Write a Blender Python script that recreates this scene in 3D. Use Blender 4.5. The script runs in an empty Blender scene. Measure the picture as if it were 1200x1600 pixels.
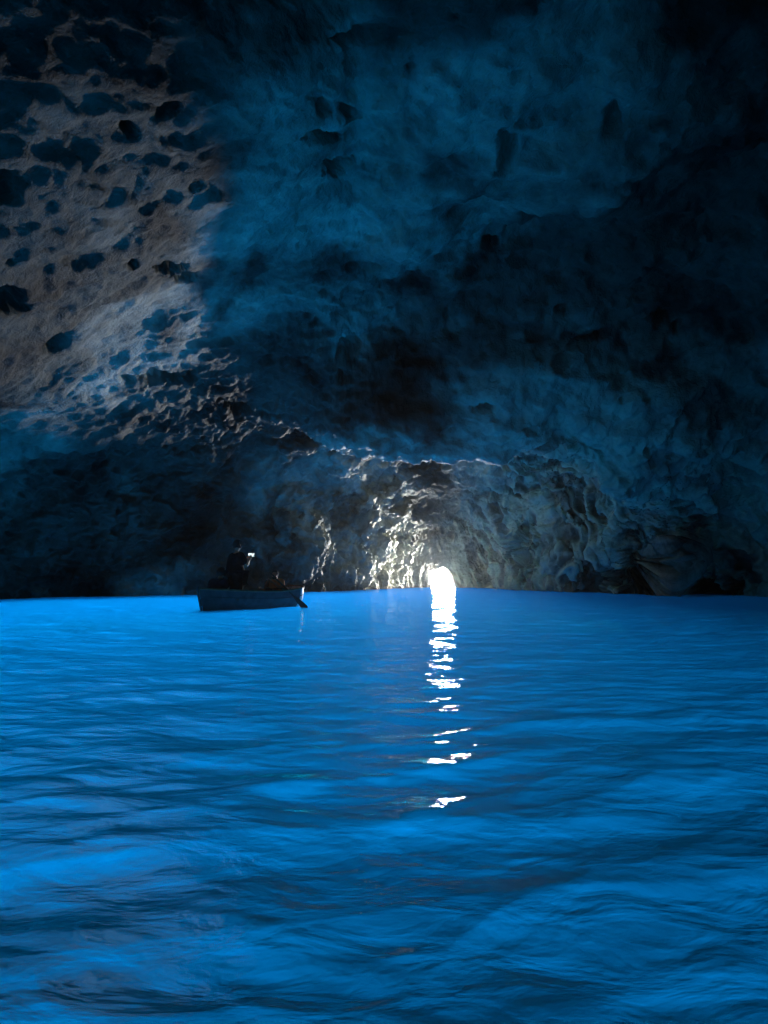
import bpy, bmesh, math, random
import numpy as np
from mathutils import Vector, Matrix
random.seed(4)
S = bpy.context.scene
C = S.collection
R = math.radians

# ------------------------------------------------------------------ camera
CAM_H = 1.1
cam = bpy.data.objects.new("camera", bpy.data.cameras.new("camera"))
C.objects.link(cam)
cam.data.sensor_fit = 'VERTICAL'
cam.data.angle_y = R(67)
cam.data.clip_start = 0.05
cam.data.clip_end = 600
cam.location = (0, 0, CAM_H)
cam.rotation_euler = (R(90 + 4.0), 0, 0)
S.camera = cam

# ------------------------------------------------------------------ sky
SUN_EL, SUN_AZ = 34.0, 14.0
w = bpy.data.worlds.new("World"); S.world = w; w.use_nodes = True
nt = w.node_tree; nt.nodes.clear()
wo = nt.nodes.new("ShaderNodeOutputWorld"); bg = nt.nodes.new("ShaderNodeBackground")
sky = nt.nodes.new("ShaderNodeTexSky"); sky.sky_type = 'NISHITA'; sky.sun_disc = False
sky.sun_elevation = R(SUN_EL); sky.sun_rotation = R(SUN_AZ)
bg.inputs[1].default_value = 0.1
nt.links.new(sky.outputs[0], bg.inputs[0]); nt.links.new(bg.outputs[0], wo.inputs[0])

# ------------------------------------------------------------------ sun (outside, beyond the cave mouth)
sl = bpy.data.lights.new("sun", 'SUN'); sl.energy = 3.0; sl.angle = R(0.5); sl.color = (1, .95, .87)
so = bpy.data.objects.new("sun", sl); C.objects.link(so)
d = Vector((math.sin(R(SUN_AZ)) * math.cos(R(SUN_EL)), math.cos(R(SUN_AZ)) * math.cos(R(SUN_EL)), math.sin(R(SUN_EL))))
so.rotation_euler = d.to_track_quat('Z', 'Y').to_euler(); so.location = d * 80

def area(name, loc, target, sx, sy, power, col, spread):
    l = bpy.data.lights.new(name, 'AREA'); l.shape = 'RECTANGLE'; l.size = sx; l.size_y = sy
    l.energy = power; l.color = col; l.spread = R(spread)
    o = bpy.data.objects.new(name, l); C.objects.link(o); o.location = loc
    o.rotation_euler = (Vector(target) - Vector(loc)).to_track_quat('-Z', 'Y').to_euler()
    return o
# daylight standing in the cave mouth (the dazzling opening of the photograph)
MOUTH_W = 980
area("mouth_daylight", (3.0, 40.85, .56), (-10.5, 23, 6.5), 1.95, 1.12, MOUTH_W, (.98, .96, .95), 94)
# daylight that reaches the cave through the larger opening under the water
area("submerged_daylight", (-8.0, 50.0, -6.6), (-11.5, 6, -1.4), 24, 11, 2500, (.003, .72, 1.0), 35)

V = S.view_settings
V.view_transform = 'Standard'; V.look = 'None'; V.exposure = 1.6; V.gamma = 1; V.use_curve_mapping = False
cy = S.cycles
cy.use_denoising = True
cy.max_bounces = 8; cy.diffuse_bounces = 5; cy.glossy_bounces = 3; cy.transmission_bounces = 5
cy.transparent_max_bounces = 8
cy.caustics_reflective = False; cy.caustics_refractive = False
cy.sample_clamp_indirect = 4.0

# ------------------------------------------------------------------ numpy noise
def _hash(ix, iy, iz, seed):
    h = (ix * np.uint32(374761393) + iy * np.uint32(668265263) + iz * np.uint32(2147483647) + np.uint32(seed * 144665 + 17))
    h = (h ^ (h >> np.uint32(13))) * np.uint32(1274126177)
    h = (h ^ (h >> np.uint32(16))) * np.uint32(2246822519)
    return h ^ (h >> np.uint32(15))
_G = np.random.RandomState(7).normal(size=(256, 3)).astype(np.float32)
_G /= np.linalg.norm(_G, axis=1)[:, None]
def perlin(P, seed=0):
    """gradient noise on points P (n,3), about -1..1"""
    P = P.astype(np.float32)
    F = np.floor(P); f = P - F
    I = F.astype(np.int64).astype(np.uint32)
    u = f * f * f * (f * (f * 6 - 15) + 10)
    out = 0
    for dx in (0, 1):
        wx = u[:, 0] if dx else 1 - u[:, 0]
        for dy in (0, 1):
            wy = u[:, 1] if dy else 1 - u[:, 1]
            for dz in (0, 1):
                wz = u[:, 2] if dz else 1 - u[:, 2]
                g = _G[_hash(I[:, 0] + np.uint32(dx), I[:, 1] + np.uint32(dy), I[:, 2] + np.uint32(dz), seed) & np.uint32(255)]
                dot = g[:, 0] * (f[:, 0] - dx) + g[:, 1] * (f[:, 1] - dy) + g[:, 2] * (f[:, 2] - dz)
                out = out + wx * wy * wz * dot
    return out * 1.5
def fbm(P, octv, seed=0, gain=.5, lac=2.03):
    o, a = 0, 1.
    for k in range(octv):
        o = o + a * perlin(P, seed + k); P = P * lac + 11.3; a *= gain
    return o
def ridged(P, octv, seed=0, gain=.55, lac=2.1, rnd=0.0):
    o, a, wgt = 0, 1., 1.
    for k in range(octv):
        n = (1 - np.sqrt(perlin(P, seed + k) ** 2 + rnd))
        n = n * n * wgt
        wgt = np.clip(n * 1.8, 0, 1)
        o = o + a * n; P = P * lac + 5.7; a *= gain
    return o
def worley(P, seed=0):
    """distance to the nearest cell point"""
    P = P.astype(np.float32); F = np.floor(P); f = P - F
    I = F.astype(np.int64).astype(np.uint32)
    best = np.full(len(P), 9., np.float32)
    for dx in (-1, 0, 1):
        for dy in (-1, 0, 1):
            for dz in (-1, 0, 1):
                h = _hash(I[:, 0] + np.uint32(dx & 0xffffffff), I[:, 1] + np.uint32(dy & 0xffffffff), I[:, 2] + np.uint32(dz & 0xffffffff), seed)
                a = (h & np.uint32(1023)).astype(np.float32) / 1023
                b = ((h >> np.uint32(10)) & np.uint32(1023)).astype(np.float32) / 1023
                c = ((h >> np.uint32(20)) & np.uint32(1023)).astype(np.float32) / 1023
                dd = (dx + a - f[:, 0]) ** 2 + (dy + b - f[:, 1]) ** 2 + (dz + c - f[:, 2]) ** 2
                best = np.minimum(best, dd)
    return np.sqrt(best)
def sm(x, a, b):
    t = np.clip((x - a) / (b - a), 0, 1); return t * t * (3 - 2 * t)

# ------------------------------------------------------------------ helpers
def material(name):
    m = bpy.data.materials.new(name); m.use_nodes = True; m.node_tree.nodes.clear()
    return m, m.node_tree
def N(t, kind, **kw):
    n = t.nodes.new(kind)
    for k, v in kw.items():
        if k.startswith('i_'):
            key = k[2:]
            n.inputs[int(key) if key.isdigit() else key.replace('_', ' ')].default_value = v
        else: setattr(n, k, v)
    return n
def grid_mesh(name, P, rows, cols, mat, smooth=True):
    idx = np.arange(rows * cols, dtype=np.int32).reshape(rows, cols)
    q = np.stack([idx[:-1, :-1], idx[1:, :-1], idx[1:, 1:], idx[:-1, 1:]], -1).reshape(-1, 4)
    me = bpy.data.meshes.new(name)
    me.vertices.add(len(P)); me.vertices.foreach_set('co', P.astype(np.float32).ravel())
    me.loops.add(q.size); me.loops.foreach_set('vertex_index', q.ravel())
    me.polygons.add(len(q)); me.polygons.foreach_set('loop_start', np.arange(len(q), dtype=np.int32) * 4)
    me.polygons.foreach_set('use_smooth', np.full(len(q), smooth))
    me.update(calc_edges=True); me.materials.append(mat)
    o = bpy.data.objects.new(name, me); C.objects.link(o)
    return o
def tag(o, label=None, cat=None, group=None, kind=None):
    if label: o['label'] = label
    if cat: o['category'] = cat
    if group: o['group'] = group
    if kind: o['kind'] = kind
    return o
def grid_normals(G):
    du = np.gradient(G, axis=0); dv = np.gradient(G, axis=1)
    n = np.cross(du, dv); n /= np.linalg.norm(n, axis=2)[..., None] + 1e-9
    return n

# ------------------------------------------------------------------ rock material
def rock_material():
    m, t = material("cave_rock"); L = t.links.new
    out = N(t, "ShaderNodeOutputMaterial"); bs = N(t, "ShaderNodeBsdfPrincipled")
    L(bs.outputs[0], out.inputs[0])
    tc = N(t, "ShaderNodeTexCoord")
    n1 = N(t, "ShaderNodeTexNoise", i_Scale=.33, i_Detail=6, i_Roughness=.6, i_Distortion=.6)
    n2 = N(t, "ShaderNodeTexNoise", i_Scale=1.7, i_Detail=9, i_Roughness=.68)
    L(tc.outputs['Object'], n1.inputs[0]); L(tc.outputs['Object'], n2.inputs[0])
    r1 = N(t, "ShaderNodeValToRGB"); e = r1.color_ramp.elements
    e[0].position = .36; e[0].color = (.10, .09, .075, 1)
    e[1].position = .66; e[1].color = (.57, .575, .50, 1)
    k = e.new(.5); k.color = (.39, .405, .345, 1)
    L(n1.outputs[0], r1.inputs[0])
    r2 = N(t, "ShaderNodeValToRGB"); e = r2.color_ramp.elements
    e[0].position = .3; e[0].color = (.62, .62, .62, 1); e[1].position = .7; e[1].color = (1.25, 1.22, 1.18, 1)
    L(n2.outputs[0], r2.inputs[0])
    mx = N(t, "ShaderNodeMix", data_type='RGBA', blend_type='MULTIPLY'); mx.inputs[0].default_value = 1
    L(r1.outputs[0], mx.inputs[6]); L(r2.outputs[0], mx.inputs[7])
    n3 = N(t, "ShaderNodeAttribute", attribute_name='stain_shade'); fa = N(t, "ShaderNodeAttribute", attribute_name='flow')
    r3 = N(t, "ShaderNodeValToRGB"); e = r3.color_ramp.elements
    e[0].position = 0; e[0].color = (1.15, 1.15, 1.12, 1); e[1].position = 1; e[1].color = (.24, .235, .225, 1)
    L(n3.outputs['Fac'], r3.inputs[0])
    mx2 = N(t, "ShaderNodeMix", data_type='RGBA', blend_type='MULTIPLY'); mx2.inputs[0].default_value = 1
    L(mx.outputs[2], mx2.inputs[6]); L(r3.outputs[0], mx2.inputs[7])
    fl_ = N(t, "ShaderNodeMix", data_type='RGBA'); fl_.inputs[7].default_value = (.66, .80, .62, 1)  # flowstone paled and greened to carry the turquoise light in its colour
    fm_ = N(t, "ShaderNodeMath", operation='MULTIPLY'); L(fa.outputs['Fac'], fm_.inputs[0]); L(r2.outputs[0], fm_.inputs[1]); fm_.use_clamp = True
    L(fm_.outputs[0], fl_.inputs[0]); L(mx2.outputs[2], fl_.inputs[6])
    L(fl_.outputs[2], bs.inputs['Base Color'])
    bs.inputs['Roughness'].default_value = .62
    bs.inputs['Specular IOR Level'].default_value = .2
    b1 = N(t, "ShaderNodeTexNoise", i_Scale=5.0, i_Detail=8, i_Roughness=.62, i_Distortion=.4)
    L(tc.outputs['Object'], b1.inputs[0])
    bp = N(t, "ShaderNodeBump", i_Strength=.9, i_Distance=.12)
    b2 = N(t, "ShaderNodeTexNoise", i_Scale=17.0, i_Detail=6, i_Roughness=.65); L(tc.outputs['Object'], b2.inputs[0])
    bm_ = N(t, "ShaderNodeMath", operation='MULTIPLY_ADD'); bm_.inputs[1].default_value = .35
    L(b2.outputs[0], bm_.inputs[0]); L(b1.outputs[0], bm_.inputs[2]); L(bm_.outputs[0], bp.inputs['Height']); L(bp.outputs[0], bs.inputs['Normal'])
    return m
ROCK = rock_material()

# ------------------------------------------------------------------ the cave
#   y      left x  right x  height  under-left  under-right (lowest z of the wall)
PROF = np.array([
 (-15.0,   -1.0,   1.0,   1.5,  -10, -10),
 (-14.0,   -7.0,   7.0,   7.0,  -10, -10),
 (-10.0,   -8.0,  12.0,  10.0,  -10, -10),
 (  0.0,   -9.2,  15.5,  11.5,  -10, -10),
 ( 10.0,  -10.8,  16.5,  11.8,  -10, -10),
 ( 20.0,  -13.6,  17.0,  10.3,  -10, -10),
 ( 25.5,  -13.0,  15.5,   8.0,  -1.0, -10),
 ( 28.5,  -10.4,  13.6,   7.0,  -.7, -10),
 ( 30.3,   -7.6,  11.6,   6.7,  -.7, -3),
 ( 31.8,   -5.6,   9.3,   6.3,  -.7, -1),
 ( 32.6,   -3.3,   8.2,   6.0,  -.7, -1),
 ( 34.6,   -2.5,   7.0,   5.7,  -.7, -1),
 ( 35.3,   -1.1,   6.5,   4.9,  -.7, -.8),
 ( 37.2,   -0.3,   5.8,   4.3,  -.7, -.8),
 ( 38.6,    0.4,   5.2,   3.7,  -.7, -.8),
 ( 39.6,    1.4,   4.4,   2.6,  -.7, -.8),
 ( 40.2,    2.42,  3.70,   .96, -.7, -.7),
 ( 41.0,    2.36,  3.85,  1.0,  -.7, -.7),
 ( 41.6,    1.6,   4.6,   1.6,  -.7, -.7)], float)
def build_cave(rows=1020, cols=960):
    y = PROF[:, 0]
    seg = np.sqrt(np.diff(y) ** 2 + (np.diff(PROF[:, 3])) ** 2 + .5 * np.diff(PROF[:, 1]) ** 2)
    dens = np.where(y[:-1] < 8, .35, 1.0) * np.interp(y[:-1], [8, 25, 38], [1, 1.5, 3.2])
    cum = np.concatenate([[0], np.cumsum(seg * dens)]); cum /= cum[-1]
    s = np.linspace(0, 1, rows)
    cols_ = [np.interp(s, cum, PROF[:, k]) for k in range(6)]
    # light smoothing keeps the steps but rounds their edges
    ker = np.hanning(15); ker /= ker.sum()
    for k in range(6):
        c = cols_[k]; p = np.pad(c, 7, mode='edge'); cols_[k] = np.convolve(p, ker, 'valid')
    Y, XL, XR, H, BL, BR = [c[:, None] for c in cols_]
    # section: a superellipse vault above the water and near vertical walls below it
    v = np.linspace(0, 1, cols)
    below = .07
    a = np.clip((v - below) / (1 - 2 * below), 0, 1)            # 0 left foot .. 1 right foot
    ph = math.pi * (1 - a)[None, :]
    cx = (XL + XR) / 2; hw = (XR - XL) / 2
    ex = .86
    ca, sa = np.cos(ph), np.sin(ph)
    X = cx + hw * np.sign(ca) * np.abs(ca) ** ex
    Z = (H + .3) * np.abs(sa) ** .92 - .3
    lo = np.clip((below - v) / below, 0, 1)[None, :]; hi = np.clip((v - 1 + below) / below, 0, 1)[None, :]
    Z = Z + lo * (BL + .3) + hi * (BR + .3)
    G = np.stack([X, np.broadcast_to(Y, X.shape), Z], -1).copy()
    # the upper left wall leans in over a dark undercut, rising to the right
    yy = G[..., 1]; zz = G[..., 2]; xx = G[..., 0]
    lipz = 4.6 + .10 * (yy - 16) + .5 * np.sin(yy * .7)
    win = sm(yy, 6, 14) * (1 - sm(yy, 27, 31))
    left = 1 - sm(xx, -7, 1)
    G[..., 0] += (1.9 * sm(zz, lipz - .45, lipz + .5) + .5 * np.clip(zz - lipz, 0, 5)) * win * left
    # a broad belly hangs from the roof in front of the inner vault
    G[..., 2] -= 2.7 * np.exp(-((yy - 26.2) / 2.3) ** 2 - ((xx - 4.9) / 7.5) ** 6) * (zz > 2) * sm(zz, 2, 5)
    # ledge on the right flank
    G[..., 0] -= 1.3 * np.exp(-((yy - 29.5) / 1.6) ** 2) * sm(xx, 3, 8) * sm(zz, .5, 3.0)
    far = sm(yy, 29, 32) * (1 - sm(yy, 38, 39.6))
    G[..., 1] += (1.5 * fbm(G.reshape(-1, 3) * np.array([.35, .12, .35]) + 3, 3, 400)).reshape(yy.shape) * far
    n = grid_normals(G)
    size = np.interp(yy, [22, 30, 36, 39.5, 40.2, 41.6], [1, .72, .46, .25, .08, .08])
    P = G.reshape(-1, 3); nn = n.reshape(-1, 3); sz = size.ravel()
    # make the normals point into the cave
    ctr = np.stack([np.broadcast_to(cx, X.shape).ravel(), P[:, 1], np.broadcast_to(np.minimum(1.0, H * .4), X.shape).ravel()], -1)
    flip = np.sign(((ctr - P) * nn).sum(1))[:, None]; flip[flip == 0] = 1
    nn = nn * flip
    # 1. big lumps
    Q = P * np.array([.13, .13, .17])
    lf = 1 - .8 * (1 - sm(P[:, 0], -4, 2)) * (1 - sm(P[:, 1], 24, 30))
    d = 1.15 * fbm(Q, 3, 1) * lf + .75 * fbm(P * .33 + 40, 3, 20) * lf * (.25 + .75 * sm(lf, .3, .9))
    nb = nn.copy()
    # 2. folds that run with the vault (flow lines fall towards the water)
    warp = np.stack([fbm(P * .25, 2, 31), fbm(P * .25 + 9, 2, 34), fbm(P * .25 + 21, 2, 37)], -1)
    Pw = P + 1.3 * warp
    rightw = sm(P[:, 0], 2.5, 6) * sm(P[:, 1], 22, 27)
    lw0 = sm(-P[:, 0], 1, 5) * (1 - sm(P[:, 1], 21, 25))
    fold = ridged(Pw * np.array([.30, .75, .26]), 3, 50, rnd=.03) - .7
    d += fold * (.10 * (1 - lw0) + .45 * sm(P[:, 1], 24, 30) + .3 * rightw)
    P = P + nn * (d * sz)[:, None]
    nn = grid_normals(P.reshape(rows, cols, 3)).reshape(-1, 3)
    nn *= np.sign(((ctr - P) * nn).sum(1))[:, None]
    # 3. scalloped, crumpled limestone
    wv = .30 * np.stack([fbm(P * 1.1, 2, 61), fbm(P * 1.1 + 5, 2, 64), fbm(P * 1.1 + 13, 2, 67)], -1)
    sc = worley((P + wv) * np.array([1.3, .7, 1.25]) + P[:, 1:2] * np.array([0, 0, .5]), 3)
    sc2 = worley((P + wv) * np.array([2.3, 2.3, 3.2]), 4)
    cr = ridged((P + wv) * np.array([1.1, 1.5, 1.6]), 4, 80, rnd=.008) - .85
    leftw = .25 + .75 * (1 - sm(P[:, 0], -5, 1)) * sm(P[:, 2], 2, 5)
    patch = .15 + .65 * sm(fbm(P * .2, 2, 90), -.25, .35)
    band = np.exp(-((P[:, 1] - 27) / 4.5) ** 2) * (1 - sm(P[:, 0], 0, 5))
    nearm = sm(P[:, 1], 31, 34) * (1 - .75 * rightw)
    lw_ = sm(-P[:, 0], 1, 5) * (1 - sm(P[:, 1], 21, 25))
    d2 = -.05 * (np.clip(sc, 0, .7) - .4) * patch * leftw * (1 - .8 * lw_)
    d2 += -.06 * np.clip(.45 - sc2, 0, .45) * 2.0 * (.2 + patch) * (1.2 - leftw) * (1 - .8 * lw_)
    qd = P[:, 1] * .8 + P[:, 2] * .6; qe = -P[:, 1] * .6 + P[:, 2] * .8
    lr = ridged(np.stack([qe * 1.15 + 1.2 * wv[:, 0], qd * .42 + wv[:, 1], P[:, 0] * .5], -1), 4, 180, .55, rnd=.01) - .85
    d2 += .13 * lr * sm(leftw, .35, .9) * (1 - band * .5)
    d2 += .17 * cr * (.30 + .15 * (1 - leftw) + patch * .3 + .9 * band + .8 * nearm) * (1 - .6 * rightw) * (1 - .85 * lw_)
    d2 += .16 * fbm(P * .9, 3, 150) * (1.35 - leftw)
    d2 += .10 * fbm(P * 2.4, 4, 100) * (1 - .5 * lw_) * (.6 + .8 * band + nearm)
    # stalactite-like flutes low on the rocks beside the mouth
    fl = ridged(P * np.array([2.6, 2.6, .5]), 3, 120) - .9
    d2 += .32 * fl * nearm * (1 - sm(P[:, 2], 2.2, 4.5))
    qa = np.cumsum(np.sqrt(np.gradient(Y[:, 0]) ** 2 + np.gradient(XR[:, 0]) ** 2 + np.gradient(H[:, 0]) ** 2))
    qr = np.repeat(qa, cols); av = np.tile(v, rows)
    wq = fbm(P * .45, 3, 160)
    fl2 = ridged(np.stack([qr * .85 + av * 3.5 + 1.1 * wq, av * 5.0 + .5 * wq, 0 * qr], -1), 3, 130, .42, rnd=.01) - .85
    d2 += .58 * fl2 * rightw + .10 * (ridged((P + wv) * np.array([2.2, 3.0, 1.2]), 3, 170) - .9) * (rightw + .35 * sm(P[:, 2], 3, 6))
    sz2 = np.interp(P[:, 1], [22, 30, 36, 39.3, 40.0, 41.6], [1, .85, .7, .6, .07, .07])
    P = P + nn * (d2 * sz2)[:, None]
    # 4. solution holes and niches: (image column, row, radii, depth, tilt)
    holes = [(503,168,13,13,.9,0),(547,176,18,12,.8,10),(503,214,30,9,1.0,-8),(522,262,23,19,1.6,-10),(265,170,18,13,.9,-20),
             (205,205,17,16,1.0,0),(308,292,13,9,.6,-20),(210,415,9,9,.7,0),(792,240,16,46,1.0,6),(768,377,14,13,.8,0),(103,208,9,8,.5,0),
             (275,425,30,14,.7,15),(960,180,14,30,.5,10),(1040,500,22,20,.8,0),(880,560,12,9,.6,0),(760,640,22,9,.7,0),
             (1000,905,60,50,4.0,0),(1105,925,50,26,3.2,0),(1012,710,6,7,.6,0),(20,470,24,22,1.2,0),(8,290,22,38,1.2,0),
             (370,637,26,13,.7,10),(560,60,50,14,.4,-10),(640,105,24,16,.5,20),(90,540,26,16,.8,-40),(545,552,16,28,.7,0),(534,588,12,12,.7,0),
             (930,525,45,9,.8,-20),(975,600,14,20,.7,0),(880,485,12,10,.5,0),(15,410,14,11,.8,0),(700,500,6,18,.5,0),
             (815,860,28,44,.9,0),(250,590,50,12,.8,-4),(880,700,10,8,.5,0)]
    f = 800 / math.tan(R(33.5)); cpt = math.cos(R(4)); spt = math.sin(R(4))
    rel = P - np.array([0, 0, CAM_H])
    yc = rel[:, 1] * cpt + rel[:, 2] * spt; zc = -rel[:, 1] * spt + rel[:, 2] * cpt
    ok = yc > 2
    yc = np.where(ok, yc, 1)
    px = 600 + f * rel[:, 0] / yc; py = 800 - f * zc / yc
    wob = fbm(P * 1.3, 4, 140, .65)
    push = np.zeros(len(P))
    for (hx, hy, ra, rb, dep, ti) in holes:
        c_, s_ = math.cos(R(ti)), math.sin(R(ti))
        ax = (px - hx) * c_ + (py - hy) * s_; ay = -(px - hx) * s_ + (py - hy) * c_
        rr = np.sqrt((ax / ra) ** 2 + (ay / rb) ** 2) + .75 * wob + .15
        push = np.maximum(push, dep * (1 - sm(rr, .45, 1.2)) * ok)
    P = P - nb * push[:, None] * (.8 - .35 * sm(-P[:, 0], 3, 8))[:, None]
    # pale flowstone with turquoise light in its colour; random stains plus painted shade
    flow = np.clip(rightw * (sm(fl2, -.25, .25) * .95 + .12), 0, 1)
    stain_shade = sm(fbm(P * np.array([.10, .10, .12]) + 31, 4, 500, .6), -.27, .33)
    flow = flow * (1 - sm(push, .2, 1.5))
    stain_shade = np.clip(stain_shade + .8 * sm(P[:, 0], .5, 8) * sm(P[:, 2], 5, 9) * (1 - rightw) , 0, 1) * (1 - .9 * flow)  # shade towards the upper right painted into the colour, over the stains
    return P, rows, cols, stain_shade, flow
P, rows, cols, STAIN_SHADE, FLOW = build_cave()
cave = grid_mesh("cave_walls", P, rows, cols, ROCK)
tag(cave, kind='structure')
for nm_, arr_ in (('stain_shade', STAIN_SHADE), ('flow', FLOW)):
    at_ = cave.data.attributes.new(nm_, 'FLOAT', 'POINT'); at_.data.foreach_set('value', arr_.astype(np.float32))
# the headland the cave is hollowed into, an unseen rock shell added to keep the sun off the vault
Gc = P.reshape(rows, cols, 3)[::17, ::12].copy(); Gc = Gc[Gc[:, 40, 1] < 35.5]; nr_, nc_ = Gc.shape[:2]
cc_ = np.array([0, 14., 0]); Gc = cc_ + (Gc - cc_) * np.array([1.35, 1.25, 1.5])
Gc[..., 1] = np.minimum(Gc[..., 1], 42.2); Gc[..., 2] = np.where(Gc[..., 2] < -1.05, -1.05, Gc[..., 2])
last = np.stack([np.interp(np.linspace(0, 1, nc_), [0, .08, .3, .5, .7, .92, 1], [-.2, -.4, .6, 3.1, 5.8, 6.8, 6.6]), np.full(nc_, 41.7), np.interp(np.linspace(0, 1, nc_), [0, .08, .3, .5, .7, .92, 1], [-1, 0, 2.8, 3.6, 2.8, 0, -1])], -1)
Gc = np.concatenate([Gc, last[None]], 0); nr_ += 1
hl = grid_mesh("added_headland_shell", Gc.reshape(-1, 3), nr_, nc_, ROCK); tag(hl, kind='structure')
# close the far back of the cave behind the viewer
bm = bmesh.new(); vs = [bm.verts.new(tuple(p)) for p in P[:cols][::12]]
bm.faces.new(vs); me = bpy.data.meshes.new("cave_back_wall"); bm.to_mesh(me); bm.free(); me.materials.append(ROCK)
o = bpy.data.objects.new("cave_back_wall", me); C.objects.link(o); tag(o, kind='structure')

# ------------------------------------------------------------------ sea floor
def sand_material():
    m, t = material("sand"); L = t.links.new
    out = N(t, "ShaderNodeOutputMaterial"); bs = N(t, "ShaderNodeBsdfPrincipled", i_Roughness=.9)
    tc = N(t, "ShaderNodeTexCoord"); n = N(t, "ShaderNodeTexNoise", i_Scale=.18, i_Detail=6)
    r = N(t, "ShaderNodeValToRGB"); e = r.color_ramp.elements
    e[0].position = .38; e[0].color = (.28, .27, .22, 1); e[1].position = .6; e[1].color = (.62, .58, .5, 1)
    L(tc.outputs['Object'], n.inputs[0]); L(n.outputs[0], r.inputs[0]); L(r.outputs[0], bs.inputs[0]); L(bs.outputs[0], out.inputs[0])
    return m
xs = np.linspace(-150, 150, 121); ys = np.linspace(-60, 240, 121)
XX, YY = np.meshgrid(xs, ys, indexing='ij')
FP = np.stack([XX.ravel(), YY.ravel(), np.zeros(XX.size)], -1)
FP[:, 2] = -9.2 + .5 * fbm(FP * .12, 3, 200)
fl = grid_mesh("sea_floor", FP, 121, 121, sand_material()); tag(fl, kind='structure')

# ------------------------------------------------------------------ water
def water_material():
    m, t = material("water"); L = t.links.new
    out = N(t, "ShaderNodeOutputMaterial")
    tc = N(t, "ShaderNodeTexCoord")
    mp = N(t, "ShaderNodeMapping"); mp.inputs['Scale'].default_value = (1.0, 1.5, 1); mp.inputs['Rotation'].default_value = (0, 0, R(8))
    L(tc.outputs['Object'], mp.inputs[0])
    n1 = N(t, "ShaderNodeTexNoise", i_Scale=3.0, i_Detail=4, i_Roughness=.5, i_Distortion=.5)
    L(mp.outputs[0], n1.inputs[0])
    n2 = N(t, "ShaderNodeTexNoise", i_Scale=9.0, i_Detail=3, i_Roughness=.55); L(mp.outputs[0], n2.inputs[0])
    ma = N(t, "ShaderNodeMath", operation='MULTIPLY_ADD'); ma.inputs[1].default_value = .10
    L(n2.outputs[0], ma.inputs[0]); L(n1.outputs[0], ma.inputs[2])
    bp = N(t, "ShaderNodeBump", i_Strength=.52, i_Distance=.045)
    L(ma.outputs[0], bp.inputs['Height'])
    tr = N(t, "ShaderNodeBsdfTranslucent", i_Color=(.001, .42, .92, 1))
    tp = N(t, "ShaderNodeBsdfTransparent", i_Color=(.01, .62, .70, 1))
    df = N(t, "ShaderNodeBsdfDiffuse", i_Color=(.0, .20, .34, 1))
    gl = N(t, "ShaderNodeBsdfGlossy", i_Color=(1, 1, 1, 1), i_Roughness=.02)
    fr = N(t, "ShaderNodeFresnel", i_IOR=1.33)
    for x in (tr, gl, fr, df): L(bp.outputs[0], x.inputs['Normal'])
    a = N(t, "ShaderNodeMixShader"); a.inputs[0].default_value = .022
    L(tr.outputs[0], a.inputs[1]); L(tp.outputs[0], a.inputs[2])
    b = N(t, "ShaderNodeMixShader"); b.inputs[0].default_value = .06
    L(a.outputs[0], b.inputs[1]); L(df.outputs[0], b.inputs[2])
    c = N(t, "ShaderNodeMixShader"); fm = N(t, "ShaderNodeMapRange"); fm.inputs['From Min'].default_value = .02; fm.inputs['From Max'].default_value = 1; fm.inputs['To Min'].default_value = .02; fm.inputs['To Max'].default_value = .22
    L(fr.outputs[0], fm.inputs[0]); L(fm.outputs[0], c.inputs[0]); L(b.outputs[0], c.inputs[1]); L(gl.outputs[0], c.inputs[2])
    L(c.outputs[0], out.inputs[0])
    return m
def water_height(X, Y):
    P = np.stack([X, Y, np.zeros_like(X)], -1)
    wx = fbm(P * .35, 2, 300); wy = fbm(P * .35 + 7, 2, 303)
    r = np.sqrt(X ** 2 + Y ** 2)
    h = .024 * fbm(np.stack([X * .7 + Y * .12 + .5 * wx, Y * .95 - X * .15 + .5 * wy, 0 * X], -1), 3, 310, .5)
    # crossing, long crested ripples
    for (ang, lam, amp, ph) in ((78, .95, .007, 0), (104, .62, .0045, 2), (62, .41, .003, 4), (95, .27, .0016, 1)):
        k = 2 * math.pi / lam
        q = X * math.cos(R(ang)) + Y * math.sin(R(ang)) + .35 * wx + .2 * wy * math.cos(ang)
        mod = .35 + .9 * np.clip(fbm(np.stack([X * .5, Y * .8, 0 * X + ang], -1), 2, 330 + int(ang)) + .3, 0, 1.2)
        s_ = np.sin(k * q + ph + 2.2 * fbm(P * .8 + ang, 2, 340))
        h = h + .75 * (.25 + .75 * sm(r, 2.0, 8.0)) * amp * mod * (1 - np.abs(s_)) * 1.6 * np.exp(-r / 70)
    h = h + .010 * fbm(np.stack([X * 1.3 + wx, Y * 2.6 + X * .4 + wy, 0 * X], -1), 3, 380, .55)
    h = h + .016 * (1 - sm(r, 3, 9)) * fbm(np.stack([X * 1.05 - Y * .5 + wx, Y * 1.5 + X * .5 + wy, 0 * X + 4], -1), 2, 390, .35)
    # wake-like diagonal swells close to the viewer
    q = (X * math.cos(R(118)) + Y * math.sin(R(118))) + .45 * wx
    near = np.exp(-((r - 3.8) / 2.6) ** 2)
    h = h * (1 - .32 * (1 - sm(r, 3.0, 8.0)))
    h = h + .032 * near * (ridged(np.stack([q * .95, (X * .9 + Y * .4) * .35, 0 * X], -1), 2, 360) - .8)
    return h
nr, na = 900, 640
rr = .35 * (400 ** (np.linspace(0, 1, nr)))
th = np.concatenate([np.linspace(-180, -36, 61)[:-1], np.linspace(-36, 36, na - 120), np.linspace(36, 180, 61)[1:]])
na = len(th)
RR, TT = np.meshgrid(rr, np.radians(th), indexing='ij')
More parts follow.
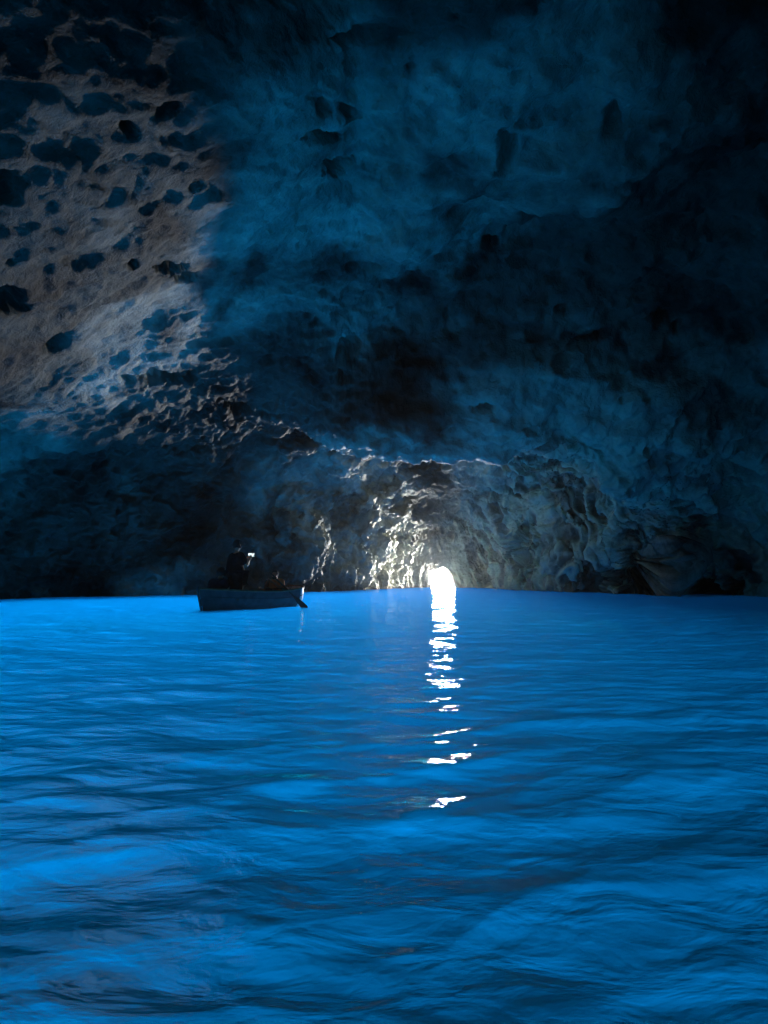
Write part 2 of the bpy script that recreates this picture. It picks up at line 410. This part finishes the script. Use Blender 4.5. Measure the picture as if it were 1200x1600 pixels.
WX = (RR * np.sin(TT)).ravel(); WY = (RR * np.cos(TT)).ravel()
WP = np.stack([WX, WY, water_height(WX, WY)], -1)
water = grid_mesh("water", WP, nr, na, water_material()); tag(water, kind='structure')

# ------------------------------------------------------------------ simple materials
def plain(name, col, rough=.6, noise=.25, scale=8, spec=.4):
    m, t = material(name); L = t.links.new
    out = N(t, "ShaderNodeOutputMaterial"); bs = N(t, "ShaderNodeBsdfPrincipled", i_Roughness=rough)
    bs.inputs['Specular IOR Level'].default_value = spec
    tc = N(t, "ShaderNodeTexCoord"); n = N(t, "ShaderNodeTexNoise", i_Scale=scale, i_Detail=6)
    r = N(t, "ShaderNodeValToRGB"); e = r.color_ramp.elements
    e[0].position = .3; e[0].color = (*[c * (1 - noise) for c in col], 1)
    e[1].position = .7; e[1].color = (*[min(1, c * (1 + noise)) for c in col], 1)
    L(tc.outputs['Object'], n.inputs[0]); L(n.outputs[0], r.inputs[0]); L(r.outputs[0], bs.inputs[0]); L(bs.outputs[0], out.inputs[0])
    return m
M_HULL = plain("weathered_blue_grey_paint", (.075, .08, .08), .5, .35, 5)
M_STERN_LIT = plain("daylit_stern_white", (.80, .80, .77), .45, .12, 9)  # whitened to stand for daylight falling on the stern
M_WOOD = plain("worn_wood", (.20, .13, .075), .6, .35, 12)
M_DARKWOOD = plain("dark_wet_wood", (.05, .04, .03), .5, .3, 12)
M_IRON = plain("rusty_iron", (.10, .07, .05), .6, .3, 20)
M_BLACKCLOTH = plain("black_cloth", (.012, .013, .016), .9, .3, 15, .1)
M_DARKCLOTH = plain("navy_cloth", (.02, .023, .035), .9, .3, 15, .1)
M_ORANGE = plain("orange_cloth", (.72, .20, .07), .85, .15, 15, .1)
M_HAIR = plain("dark_hair", (.012, .010, .009), .6, .3, 60)
M_GREYHAIR = plain("short_grey_hair", (.09, .085, .08), .7, .3, 60)
M_SKIN = plain("skin", (.62, .28, .17), .5, .12, 12)
M_PHONE = plain("phone_case", (.03, .03, .03), .4, .1, 5)
def screen_material():
    m, t = material("lit_phone_screen"); out = N(t, "ShaderNodeOutputMaterial"); em = N(t, "ShaderNodeEmission")
    tc = N(t, "ShaderNodeTexCoord"); n = N(t, "ShaderNodeTexNoise", i_Scale=14.0, i_Detail=3)
    r = N(t, "ShaderNodeValToRGB"); e = r.color_ramp.elements
    e[0].position = .40; e[0].color = (.05, .12, .15, 1); e[1].position = .5; e[1].color = (.85, 1, .97, 1)
    t.links.new(tc.outputs['Object'], n.inputs[0]); t.links.new(n.outputs[0], r.inputs[0]); t.links.new(r.outputs[0], em.inputs[0])
    em.inputs[1].default_value = .6; t.links.new(em.outputs[0], out.inputs[0])
    return m
M_SCREEN = screen_material()

def link_mesh(name, bm, mat, parent=None, smooth=True):
    me = bpy.data.meshes.new(name); bmesh.ops.recalc_face_normals(bm, faces=bm.faces); bm.to_mesh(me); bm.free()
    me.materials.append(mat)
    if smooth: me.polygons.foreach_set('use_smooth', [True] * len(me.polygons))
    o = bpy.data.objects.new(name, me); C.objects.link(o)
    if parent is not None: o.parent = parent
    return o
def box(bm, c, s, rot=None, bev=0.0):
    r = bmesh.ops.create_cube(bm, size=1)
    M = Matrix.Translation(c) @ (rot if rot else Matrix.Identity(4)) @ Matrix.Diagonal((*s, 1))
    bmesh.ops.transform(bm, matrix=M, verts=r['verts'])
    if bev:
        es = list({e for v in r['verts'] for e in v.link_edges})
        bmesh.ops.bevel(bm, geom=es, offset=bev, segments=2, affect='EDGES')
def tube(bm, pts, rads, n=10, flat=None):
    """round bar along pts; flat = (factor) squashes it sideways at each point"""
    rings = []
    for i, p in enumerate(pts):
        p = Vector(p)
        a = Vector(pts[max(i - 1, 0)]); b = Vector(pts[min(i + 1, len(pts) - 1)])
        d_ = (b - a).normalized()
        u = d_.cross(Vector((0, 0, 1)))
        if u.length < 1e-3: u = d_.cross(Vector((1, 0, 0)))
        u.normalize(); w_ = u.cross(d_).normalized()
        fx, fz = (1, 1) if flat is None else flat[i]
        rings.append([bm.verts.new(p + rads[i] * (math.cos(2 * math.pi * k / n) * u * fx + math.sin(2 * math.pi * k / n) * w_ * fz)) for k in range(n)])
    for a, b in zip(rings, rings[1:]):
        for k in range(n): bm.faces.new((a[k], a[(k + 1) % n], b[(k + 1) % n], b[k]))
    bm.faces.new(rings[0]); bm.faces.new(rings[-1][::-1])

# ------------------------------------------------------------------ rowing boat
BOW = Vector((-4.45, 19.2, 0)); BANG = R(50)
boat = bpy.data.objects.new("rowing_boat", None); C.objects.link(boat)
boat.location = BOW; boat.rotation_euler = (R(-1.0), R(1.2), BANG)
tag(boat, "small dark rowing boat with its daylit stern coloured white drifting left of the cave mouth", "rowing boat")
bpy.context.view_layer.update()
BM_ = boat.matrix_world.copy()
BL_ = 3.2
def half_beam(u):
    if u < .5: return .70 * math.sin(math.pi / 2 * min(1, u / .5 + .001)) ** .75
    if u < .76: return .70 - .10 * ((u - .5) / .26) ** 2
    q = (u - .76) / .24
    return .60 * math.sqrt(max(0, 1 - q ** 2.2))
def sheer(u): return .46 + (.07 if u < .5 else .15) * (2 * u - 1) ** 2
def keelz(u): return -.14 + .10 * max(0, (u - .75) / .25) ** 2
def hull_pt(u, t, side, inset=0.0):
    b = max(0, half_beam(u) - inset)
    zk = keelz(u) + inset; zs = sheer(u)
    y = b * (1 - (1 - t) ** 2.3)
    z = zk + (zs - zk) * t ** 1.35
    x = u * BL_
    if u < .25: x -= .24 * (1 - u / .25) * max(0, z + .1)       # raked stem
    x += inset * 1.5 if u < .1 else (-inset * 1.2 if u > .9 else 0)
    return Vector((x, side * y, z))
def hull_mesh(u0, u1, nu, grow=0.0):
    bm = bmesh.new(); nt_ = 9
    us = [u0 + (u1 - u0) * k / nu for k in range(nu + 1)]
    if u1 == 1: us = sorted(set(us + [.985, .995, .97, .95]))
    for inset in (-grow, .03):
        rows_ = []
        for u in us:
            line = [bm.verts.new(hull_pt(u, t / nt_, -1, inset)) for t in range(nt_, 0, -1)] + [bm.verts.new(hull_pt(u, t / nt_, 1, inset)) for t in range(0, nt_ + 1)]
            rows_.append(line)
        for a, b in zip(rows_, rows_[1:]):
            for k in range(len(a) - 1): bm.faces.new((a[k], a[k + 1], b[k + 1], b[k]))
    return bm
link_mesh("hull", hull_mesh(0, .87, 30), M_HULL, boat)
st = link_mesh("stern", hull_mesh(.865, 1, 10, .004), M_STERN_LIT, boat); st['label'] = "rounded stern coloured white for the daylight on it"
for s_ in (-1, 1):
    bm = bmesh.new(); us = [k / 40 for k in range(37)] + [.93, .955, .975, .99, 1]
    tube(bm, [hull_pt(u, 1, s_, 0) + Vector((0, 0, .012)) for u in us], [.026] * len(us), 8)
    link_mesh("gunwale", bm, M_WOOD, boat)
    bm = bmesh.new()
    tube(bm, [hull_pt(u, .78, s_, -.006) for u in us[:-4]], [.014] * (len(us) - 4), 6)
    link_mesh("rubbing_strake", bm, M_HULL, boat)
for x_, w_ in ((.75, .20), (1.55, .24), (2.55, .34)):
    b_ = half_beam(x_ / BL_) * .93
    bm = bmesh.new(); box(bm, (x_, 0, .27), (w_, 2 * b_, .035), bev=.006)
    link_mesh("thwart", bm, M_WOOD, boat, False)
for k in range(5):
    bm = bmesh.new(); box(bm, (1.45, (k - 2) * .125, .0), (2.0, .115, .02), bev=.003)
    link_mesh("floor_board", bm, M_WOOD, boat, False)
bm = bmesh.new(); tube(bm, [hull_pt(0, t / 6, 1, -.02) for t in range(0, 7)] + [hull_pt(0, 1, 1, 0) + Vector((-.02, 0, .07))], [.03] * 8, 8)
link_mesh("stem_post", bm, M_HULL, boat)
bm = bmesh.new(); box(bm, (1.6, 0, -.155), (2.6, .04, .06), bev=.008); link_mesh("keel", bm, M_HULL, boat, False)
for s_ in (-1, 1):
    p = hull_pt(.72, 1, s_, 0)
    bm = bmesh.new()
    tube(bm, [p + Vector((0, 0, .0)), p + Vector((0, 0, .06))], [.011] * 2, 8)
    tube(bm, [p + Vector((.045 * math.cos(a), 0, .11 + .05 * math.sin(a))) for a in [math.pi * (.85 + 1.3 * k / 8) for k in range(9)]], [.009] * 9, 6)
    link_mesh("rowlock", bm, M_IRON, boat)

# ------------------------------------------------------------------ oar
def bpt(x, y, z): return BM_ @ Vector((x, y, z))
A_ = Vector((-2.95, 20.58, .86)); B_ = Vector((-2.05, 20.50, -.02))
oar = bpy.data.objects.new("oar", None); C.objects.link(oar); oar.location = A_
tag(oar, "dark wooden oar slanting from the seated rower over the stern into the water", "oar")
dd_ = B_ - A_
bm = bmesh.new(); tube(bm, [dd_ * t for t in (-.06, -.05, 0, .02, .3, .66)], [.014, .017, .017, .024, .024, .022], 10)
link_mesh("shaft", bm, M_DARKWOOD, oar)
bm = bmesh.new(); ts = (.62, .68, .76, .88, .97, 1.03)
tube(bm, [dd_ * t for t in ts], [.022, .035, .06, .075, .078, .05], 12, [(1, 1), (.5, 1), (.25, 1), (.18, 1), (.15, 1), (.12, 1)])
link_mesh("blade", bm, M_DARKWOOD, oar)

# ------------------------------------------------------------------ people
def skin_body(name, verts, edges, rads, mat, parent, root=0, levels=2):
    me = bpy.data.meshes.new(name + "_cage"); me.from_pydata([tuple(v) for v in verts], edges, [])
    ob = bpy.data.objects.new(name + "_cage", me); C.objects.link(ob)
    md = ob.modifiers.new("skin", 'SKIN'); md.use_smooth_shade = True; md.branch_smoothing = .6
    if not me.skin_vertices: 
        bpy.context.view_layer.update()
    sv = me.skin_vertices[0].data
    for i, rd in enumerate(rads):
        sv[i].radius = rd if isinstance(rd, tuple) else (rd, rd)
        sv[i].use_root = (i == root)
    ss = ob.modifiers.new("sub", 'SUBSURF'); ss.levels = levels; ss.render_levels = levels
    dg = bpy.context.evaluated_depsgraph_get(); dg.update()
    m2 = bpy.data.meshes.new_from_object(ob.evaluated_get(dg)); m2.name = name
    m2.materials.clear(); m2.materials.append(mat)
    m2.polygons.foreach_set('use_smooth', [True] * len(m2.polygons))
    bpy.data.objects.remove(ob)
    o = bpy.data.objects.new(name, m2); C.objects.link(o); o.parent = parent
    return o
class Fig:
    """joint chains given as (forward, right, up) from the figure's base"""
    def __init__(s, F): s.F = Vector((*F, 0)).normalized(); s.Rt = Vector((s.F.y, -s.F.x, 0)); s.v = []; s.e = []; s.r = []
    def w(s, p): return s.F * p[0] + s.Rt * p[1] + Vector((0, 0, p[2]))
    def add(s, p, r, frm=None):
        s.v.append(s.w(p)); s.r.append(r); i = len(s.v) - 1
        if frm is not None: s.e.append((frm, i))
        return i
    def chain(s, pts, frm):
        for p, r in pts: frm = s.add(p, r, frm)
        return frm
def hand(f, wrist, at, palm, right, frm):
    """palm point then four fingers and a thumb, slightly curled"""
    at = Vector(at); palm = Vector(palm).normalized(); right = Vector(right).normalized()
    pm = f.add(at + palm * .045, (.020, .034), frm)
    down = palm.cross(right).normalized()
    for k, ln in enumerate((.068, .078, .074, .058)):
        o_ = right * (k - 1.5) * .021
        a = at + palm * .085 + o_; b = a + palm * ln * .5 + down * .012; c = b + palm * ln * .3 + down * .028
        f.chain([(a, .0095), (b, .0088), (c, .0078)], pm)
    f.chain([(at + palm * .035 - right * .045, .011), (at + palm * .065 - right * .062 + down * .02, .0095)], pm)
def figure(name, label, base, F, J, skin, shirt, trousers, hairm, beard=False, bulk=1.0, cap=1.0):
    root_ = bpy.data.objects.new("person", None); C.objects.link(root_); root_.location = base
    tag(root_, label, "person")
    f = Fig(F)
    p0 = f.add(J['pelvis'], (.135, .105)); 
    wa = f.add(J['waist'], (.125, .10), p0); ch = f.add(J['chest'], (.155, .115), wa)
    nk = f.add(J['neck'], (.058, .058), ch)
    h1 = f.add(J['jaw'], (.066, .070), nk); h2 = f.add(J['head'], (.080, .095), h1); h3 = f.add(J['crown'], (.058, .070), h2)
    nose = Vector(J['head']) + Vector((.085, 0, -.035)); 
    for sd in ('l', 'r'):
        sh = f.add(J['sh_' + sd], .062, ch); el = f.add(J['el_' + sd], .043, sh); wr = f.add(J['wr_' + sd], .027, el)
        dirp = (Vector(J['wr_' + sd]) - Vector(J['el_' + sd])).normalized()
        side = Vector((0, 1, 0)).cross(dirp).cross(dirp); side = side if side.length > .1 else Vector((1, 0, 0))
        hand(f, wr, Vector(J['wr_' + sd]), dirp, side, wr)
        hp = f.add(J['hip_' + sd], .092, p0); kn = f.add(J['kn_' + sd], .062, hp); an = f.add(J['an_' + sd], .042, kn)
        tdir = Vector(J['toe_' + sd]); f.add(tdir, (.045, .028), an)
    skin_body("body", f.v, f.e, f.r, skin, root_)
    # clothes: the same joints a little wider, ending at cuffs, waist and hems
    g = Fig(F); c0 = g.add(Vector(J['pelvis']) + Vector((0, 0, -.12)), (.25, .20)); c1 = g.add(J['waist'], (.225, .185), c0); c2 = g.add(J['chest'], (.29, .22), c1)
    g.add(Vector(J['chest']).lerp(Vector(J['neck']), .55), (.125, .115), c2)
    for sd in ('l', 'r'):
        a = g.add(J['sh_' + sd], .12, c2)
        e_ = Vector(J['sh_' + sd]).lerp(Vector(J['el_' + sd]), .85); g.add(e_, .095, a)
    g.r = [tuple(q * bulk for q in r_) if isinstance(r_, tuple) else r_ * bulk for r_ in g.r]
    skin_body("shirt", g.v, g.e, g.r, shirt, root_)
    g = Fig(F); c0 = g.add(J['pelvis'], (.21, .17))
    for sd in ('l', 'r'):
        a = g.add(J['hip_' + sd], .135, c0); b = g.add(J['kn_' + sd], .10, a)
        g.add(Vector(J['kn_' + sd]).lerp(Vector(J['an_' + sd]), .9), .075, b)
    g.r = [tuple(q * bulk for q in r_) if isinstance(r_, tuple) else r_ * bulk for r_ in g.r]
    skin_body("trousers", g.v, g.e, g.r, trousers, root_)
    # hair cap hugging the back and top of the skull, ears and nose on the face
    hd = Vector(J['head']) + Vector((-.012, 0, .022)); ax = (Vector(J['crown']) - Vector(J['jaw'])).normalized()
    bm = bmesh.new(); bmesh.ops.create_icosphere(bm, subdivisions=3, radius=1)
    for v_ in list(bm.verts):
        if v_.co.x > .45 - .5 * v_.co.z and v_.co.z < .62: v_.tag = True
    bmesh.ops.delete(bm, geom=[v_ for v_ in bm.verts if v_.tag or v_.co.z < -.55], context='VERTS')
    for v_ in bm.verts:
        c = v_.co.copy(); k = 1 + .03 * math.sin(c.x * 17) * math.cos(c.y * 19)
        v_.co = f.w(hd + Vector((c.x * .104 * k * cap, c.y * .094 * k * cap, c.z * .118 * k * cap)))
    link_mesh("hair", bm, hairm, root_)
    for sgn in (-1, 1):
        bm = bmesh.new(); bmesh.ops.create_icosphere(bm, subdivisions=2, radius=1)
        for v_ in bm.verts: c = v_.co; v_.co = f.w(hd + Vector((.005 + c.x * .018, sgn * .088 + c.y * .010, -.03 + c.z * .032)))
        link_mesh("ear", bm, skin, root_)
        bm = bmesh.new(); bmesh.ops.create_icosphere(bm, subdivisions=2, radius=1)
        for v_ in bm.verts: c = v_.co; v_.co = f.w(Vector(J['head']) + Vector((.086 + c.x * .010, sgn * .032 + c.y * .013, -.005 + c.z * .009)))
        link_mesh("eye", bm, M_HAIR, root_)
    bm = bmesh.new(); bmesh.ops.create_cone(bm, segments=8, radius1=.018, radius2=.008, depth=.05, cap_ends=True)
    for v_ in bm.verts: c = v_.co.copy(); v_.co = f.w(Vector(J['head']) + Vector((.095 - c.z * .25 + c.x * .6, c.y * .8, -.035 + c.z)))
    link_mesh("nose", bm, skin, root_)
    bm = bmesh.new(); box(bm, (0, 0, 0), (.012, .046, .010), bev=.003)
    for v_ in bm.verts: c = v_.co.copy(); v_.co = f.w(Vector(J['head']) + Vector((.083, 0, -.082)) + c)
    link_mesh("mouth", bm, M_HAIR if beard else plain("lips", (.35, .13, .10)), root_)
    if beard:
        bm = bmesh.new(); bmesh.ops.create_icosphere(bm, subdivisions=2, radius=1)
        for v_ in bm.verts: c = v_.co; v_.co = f.w(Vector(J['jaw']) + Vector((.028 + c.x * .062, c.y * .068, -.01 + c.z * .048)))
        link_mesh("beard", bm, M_HAIR, root_)
    return root_, f
# standing passenger, seen from behind, phone held up at face height
b1 = bpt(1.06, .12, .03)
J1 = dict(pelvis=(0, 0, .90), waist=(.0, 0, 1.05), chest=(.02, 0, 1.28), neck=(.035, 0, 1.47), jaw=(.06, 0, 1.545), head=(.065, 0, 1.62), crown=(.055, 0, 1.70),
          sh_l=(.02, -.24, 1.37), el_l=(.13, -.31, 1.12), wr_l=(.35, -.07, 1.31), sh_r=(.02, .24, 1.37), el_r=(.19, .33, 1.08), wr_r=(.36, .10, 1.30),
          hip_l=(0, -.10, .85), kn_l=(.04, -.13, .48), an_l=(-.01, -.14, .09), toe_l=(.14, -.16, .035),
          hip_r=(0, .10, .85), kn_r=(.05, .14, .48), an_r=(0, .15, .09), toe_r=(.15, .17, .035))
_, f1 = figure("person", "standing person in dark clothes seen from behind, holding up a lit phone in the boat", b1, (.86, .51), J1, M_SKIN, M_BLACKCLOTH, M_BLACKCLOTH, M_HAIR, bulk=1.3, cap=1.28)
ph = bpy.data.objects.new("phone", None); C.objects.link(ph); ph.location = b1 + f1.w((.44, .02, 1.385))
vdir = (Vector((0, 0, CAM_H)) - ph.location); yaw = math.atan2(f1.F.y, f1.F.x)
ph.rotation_euler = (0, R(4), math.atan2(.60, .30) + R(8))
tag(ph, "small bright phone screen held up by the standing passenger", "phone")
bm = bmesh.new(); box(bm, (0, 0, 0), (.012, .19, .10), bev=.004); link_mesh("case", bm, M_PHONE, ph, False)
bm = bmesh.new(); box(bm, (-.0075, 0, 0), (.003, .178, .088)); link_mesh("screen", bm, M_SCREEN, ph, False)
# crouched passenger by the bow
b2 = bpt(.42, .12, .02)
J2 = dict(pelvis=(0, 0, .34), waist=(.04, 0, .46), chest=(.12, 0, .64), neck=(.18, 0, .78), jaw=(.22, 0, .84), head=(.24, 0, .90), crown=(.235, 0, .97),
          sh_l=(.12, -.19, .70), el_l=(.26, -.22, .46), wr_l=(.42, -.08, .44), sh_r=(.12, .19, .70), el_r=(.26, .22, .46), wr_r=(.42, .08, .45),
          hip_l=(.02, -.09, .33), kn_l=(.38, -.12, .40), an_l=(.36, -.12, .08), toe_l=(.50, -.12, .04),
          hip_r=(.02, .09, .33), kn_r=(.38, .12, .40), an_r=(.36, .12, .08), toe_r=(.50, .12, .04))
figure("person", "hunched person in dark clothes sitting low at the left end of the boat", b2, (.55, .83), J2, M_SKIN, M_DARKCLOTH, M_BLACKCLOTH, M_HAIR, bulk=1.25, cap=1.3)
# rower leaning back in the stern
b3 = bpt(2.42, .06, .02)
J3 = dict(pelvis=(.02, 0, .36), waist=(-.01, 0, .47), chest=(-.03, 0, .64), neck=(.0, 0, .79), jaw=(.04, 0, .83), head=(.055, 0, .90), crown=(.04, 0, .975),
          sh_l=(-.02, -.19, .71), el_l=(.16, -.24, .56), wr_l=(.22, -.06, .70), sh_r=(-.02, .19, .71), el_r=(.14, .26, .55), wr_r=(.24, .08, .72),
          hip_l=(.05, -.09, .36), kn_l=(.46, -.13, .40), an_l=(.62, -.13, .09), toe_l=(.74, -.15, .10),
          hip_r=(.05, .09, .36), kn_r=(.46, .13, .40), an_r=(.62, .13, .09), toe_r=(.74, .15, .10))
figure("person", "seated rower with an orange top and dark beard at the right end of the boat", b3, (-.45, -.89), J3, M_SKIN, M_ORANGE, M_BLACKCLOTH, M_GREYHAIR, beard=True, bulk=1.1)

# ------------------------------------------------------------------ thin haze, also standing in for lens glow round the mouth
bm = bmesh.new(); box(bm, (0, 13.0, 1.0), (44, 62, 26)); hz = link_mesh("haze_and_lens_glow", bm, ROCK, None, False); tag(hz, kind='stuff')
m, t = material("haze_and_glow_air"); out = N(t, "ShaderNodeOutputMaterial"); v = N(t, "ShaderNodeVolumePrincipled")
v.inputs['Density'].default_value = .00030; v.inputs['Anisotropy'].default_value = .78; v.inputs['Color'].default_value = (.9, .9, .9, 1)
t.links.new(v.outputs[0], out.inputs['Volume']); hz.data.materials.clear(); hz.data.materials.append(m)
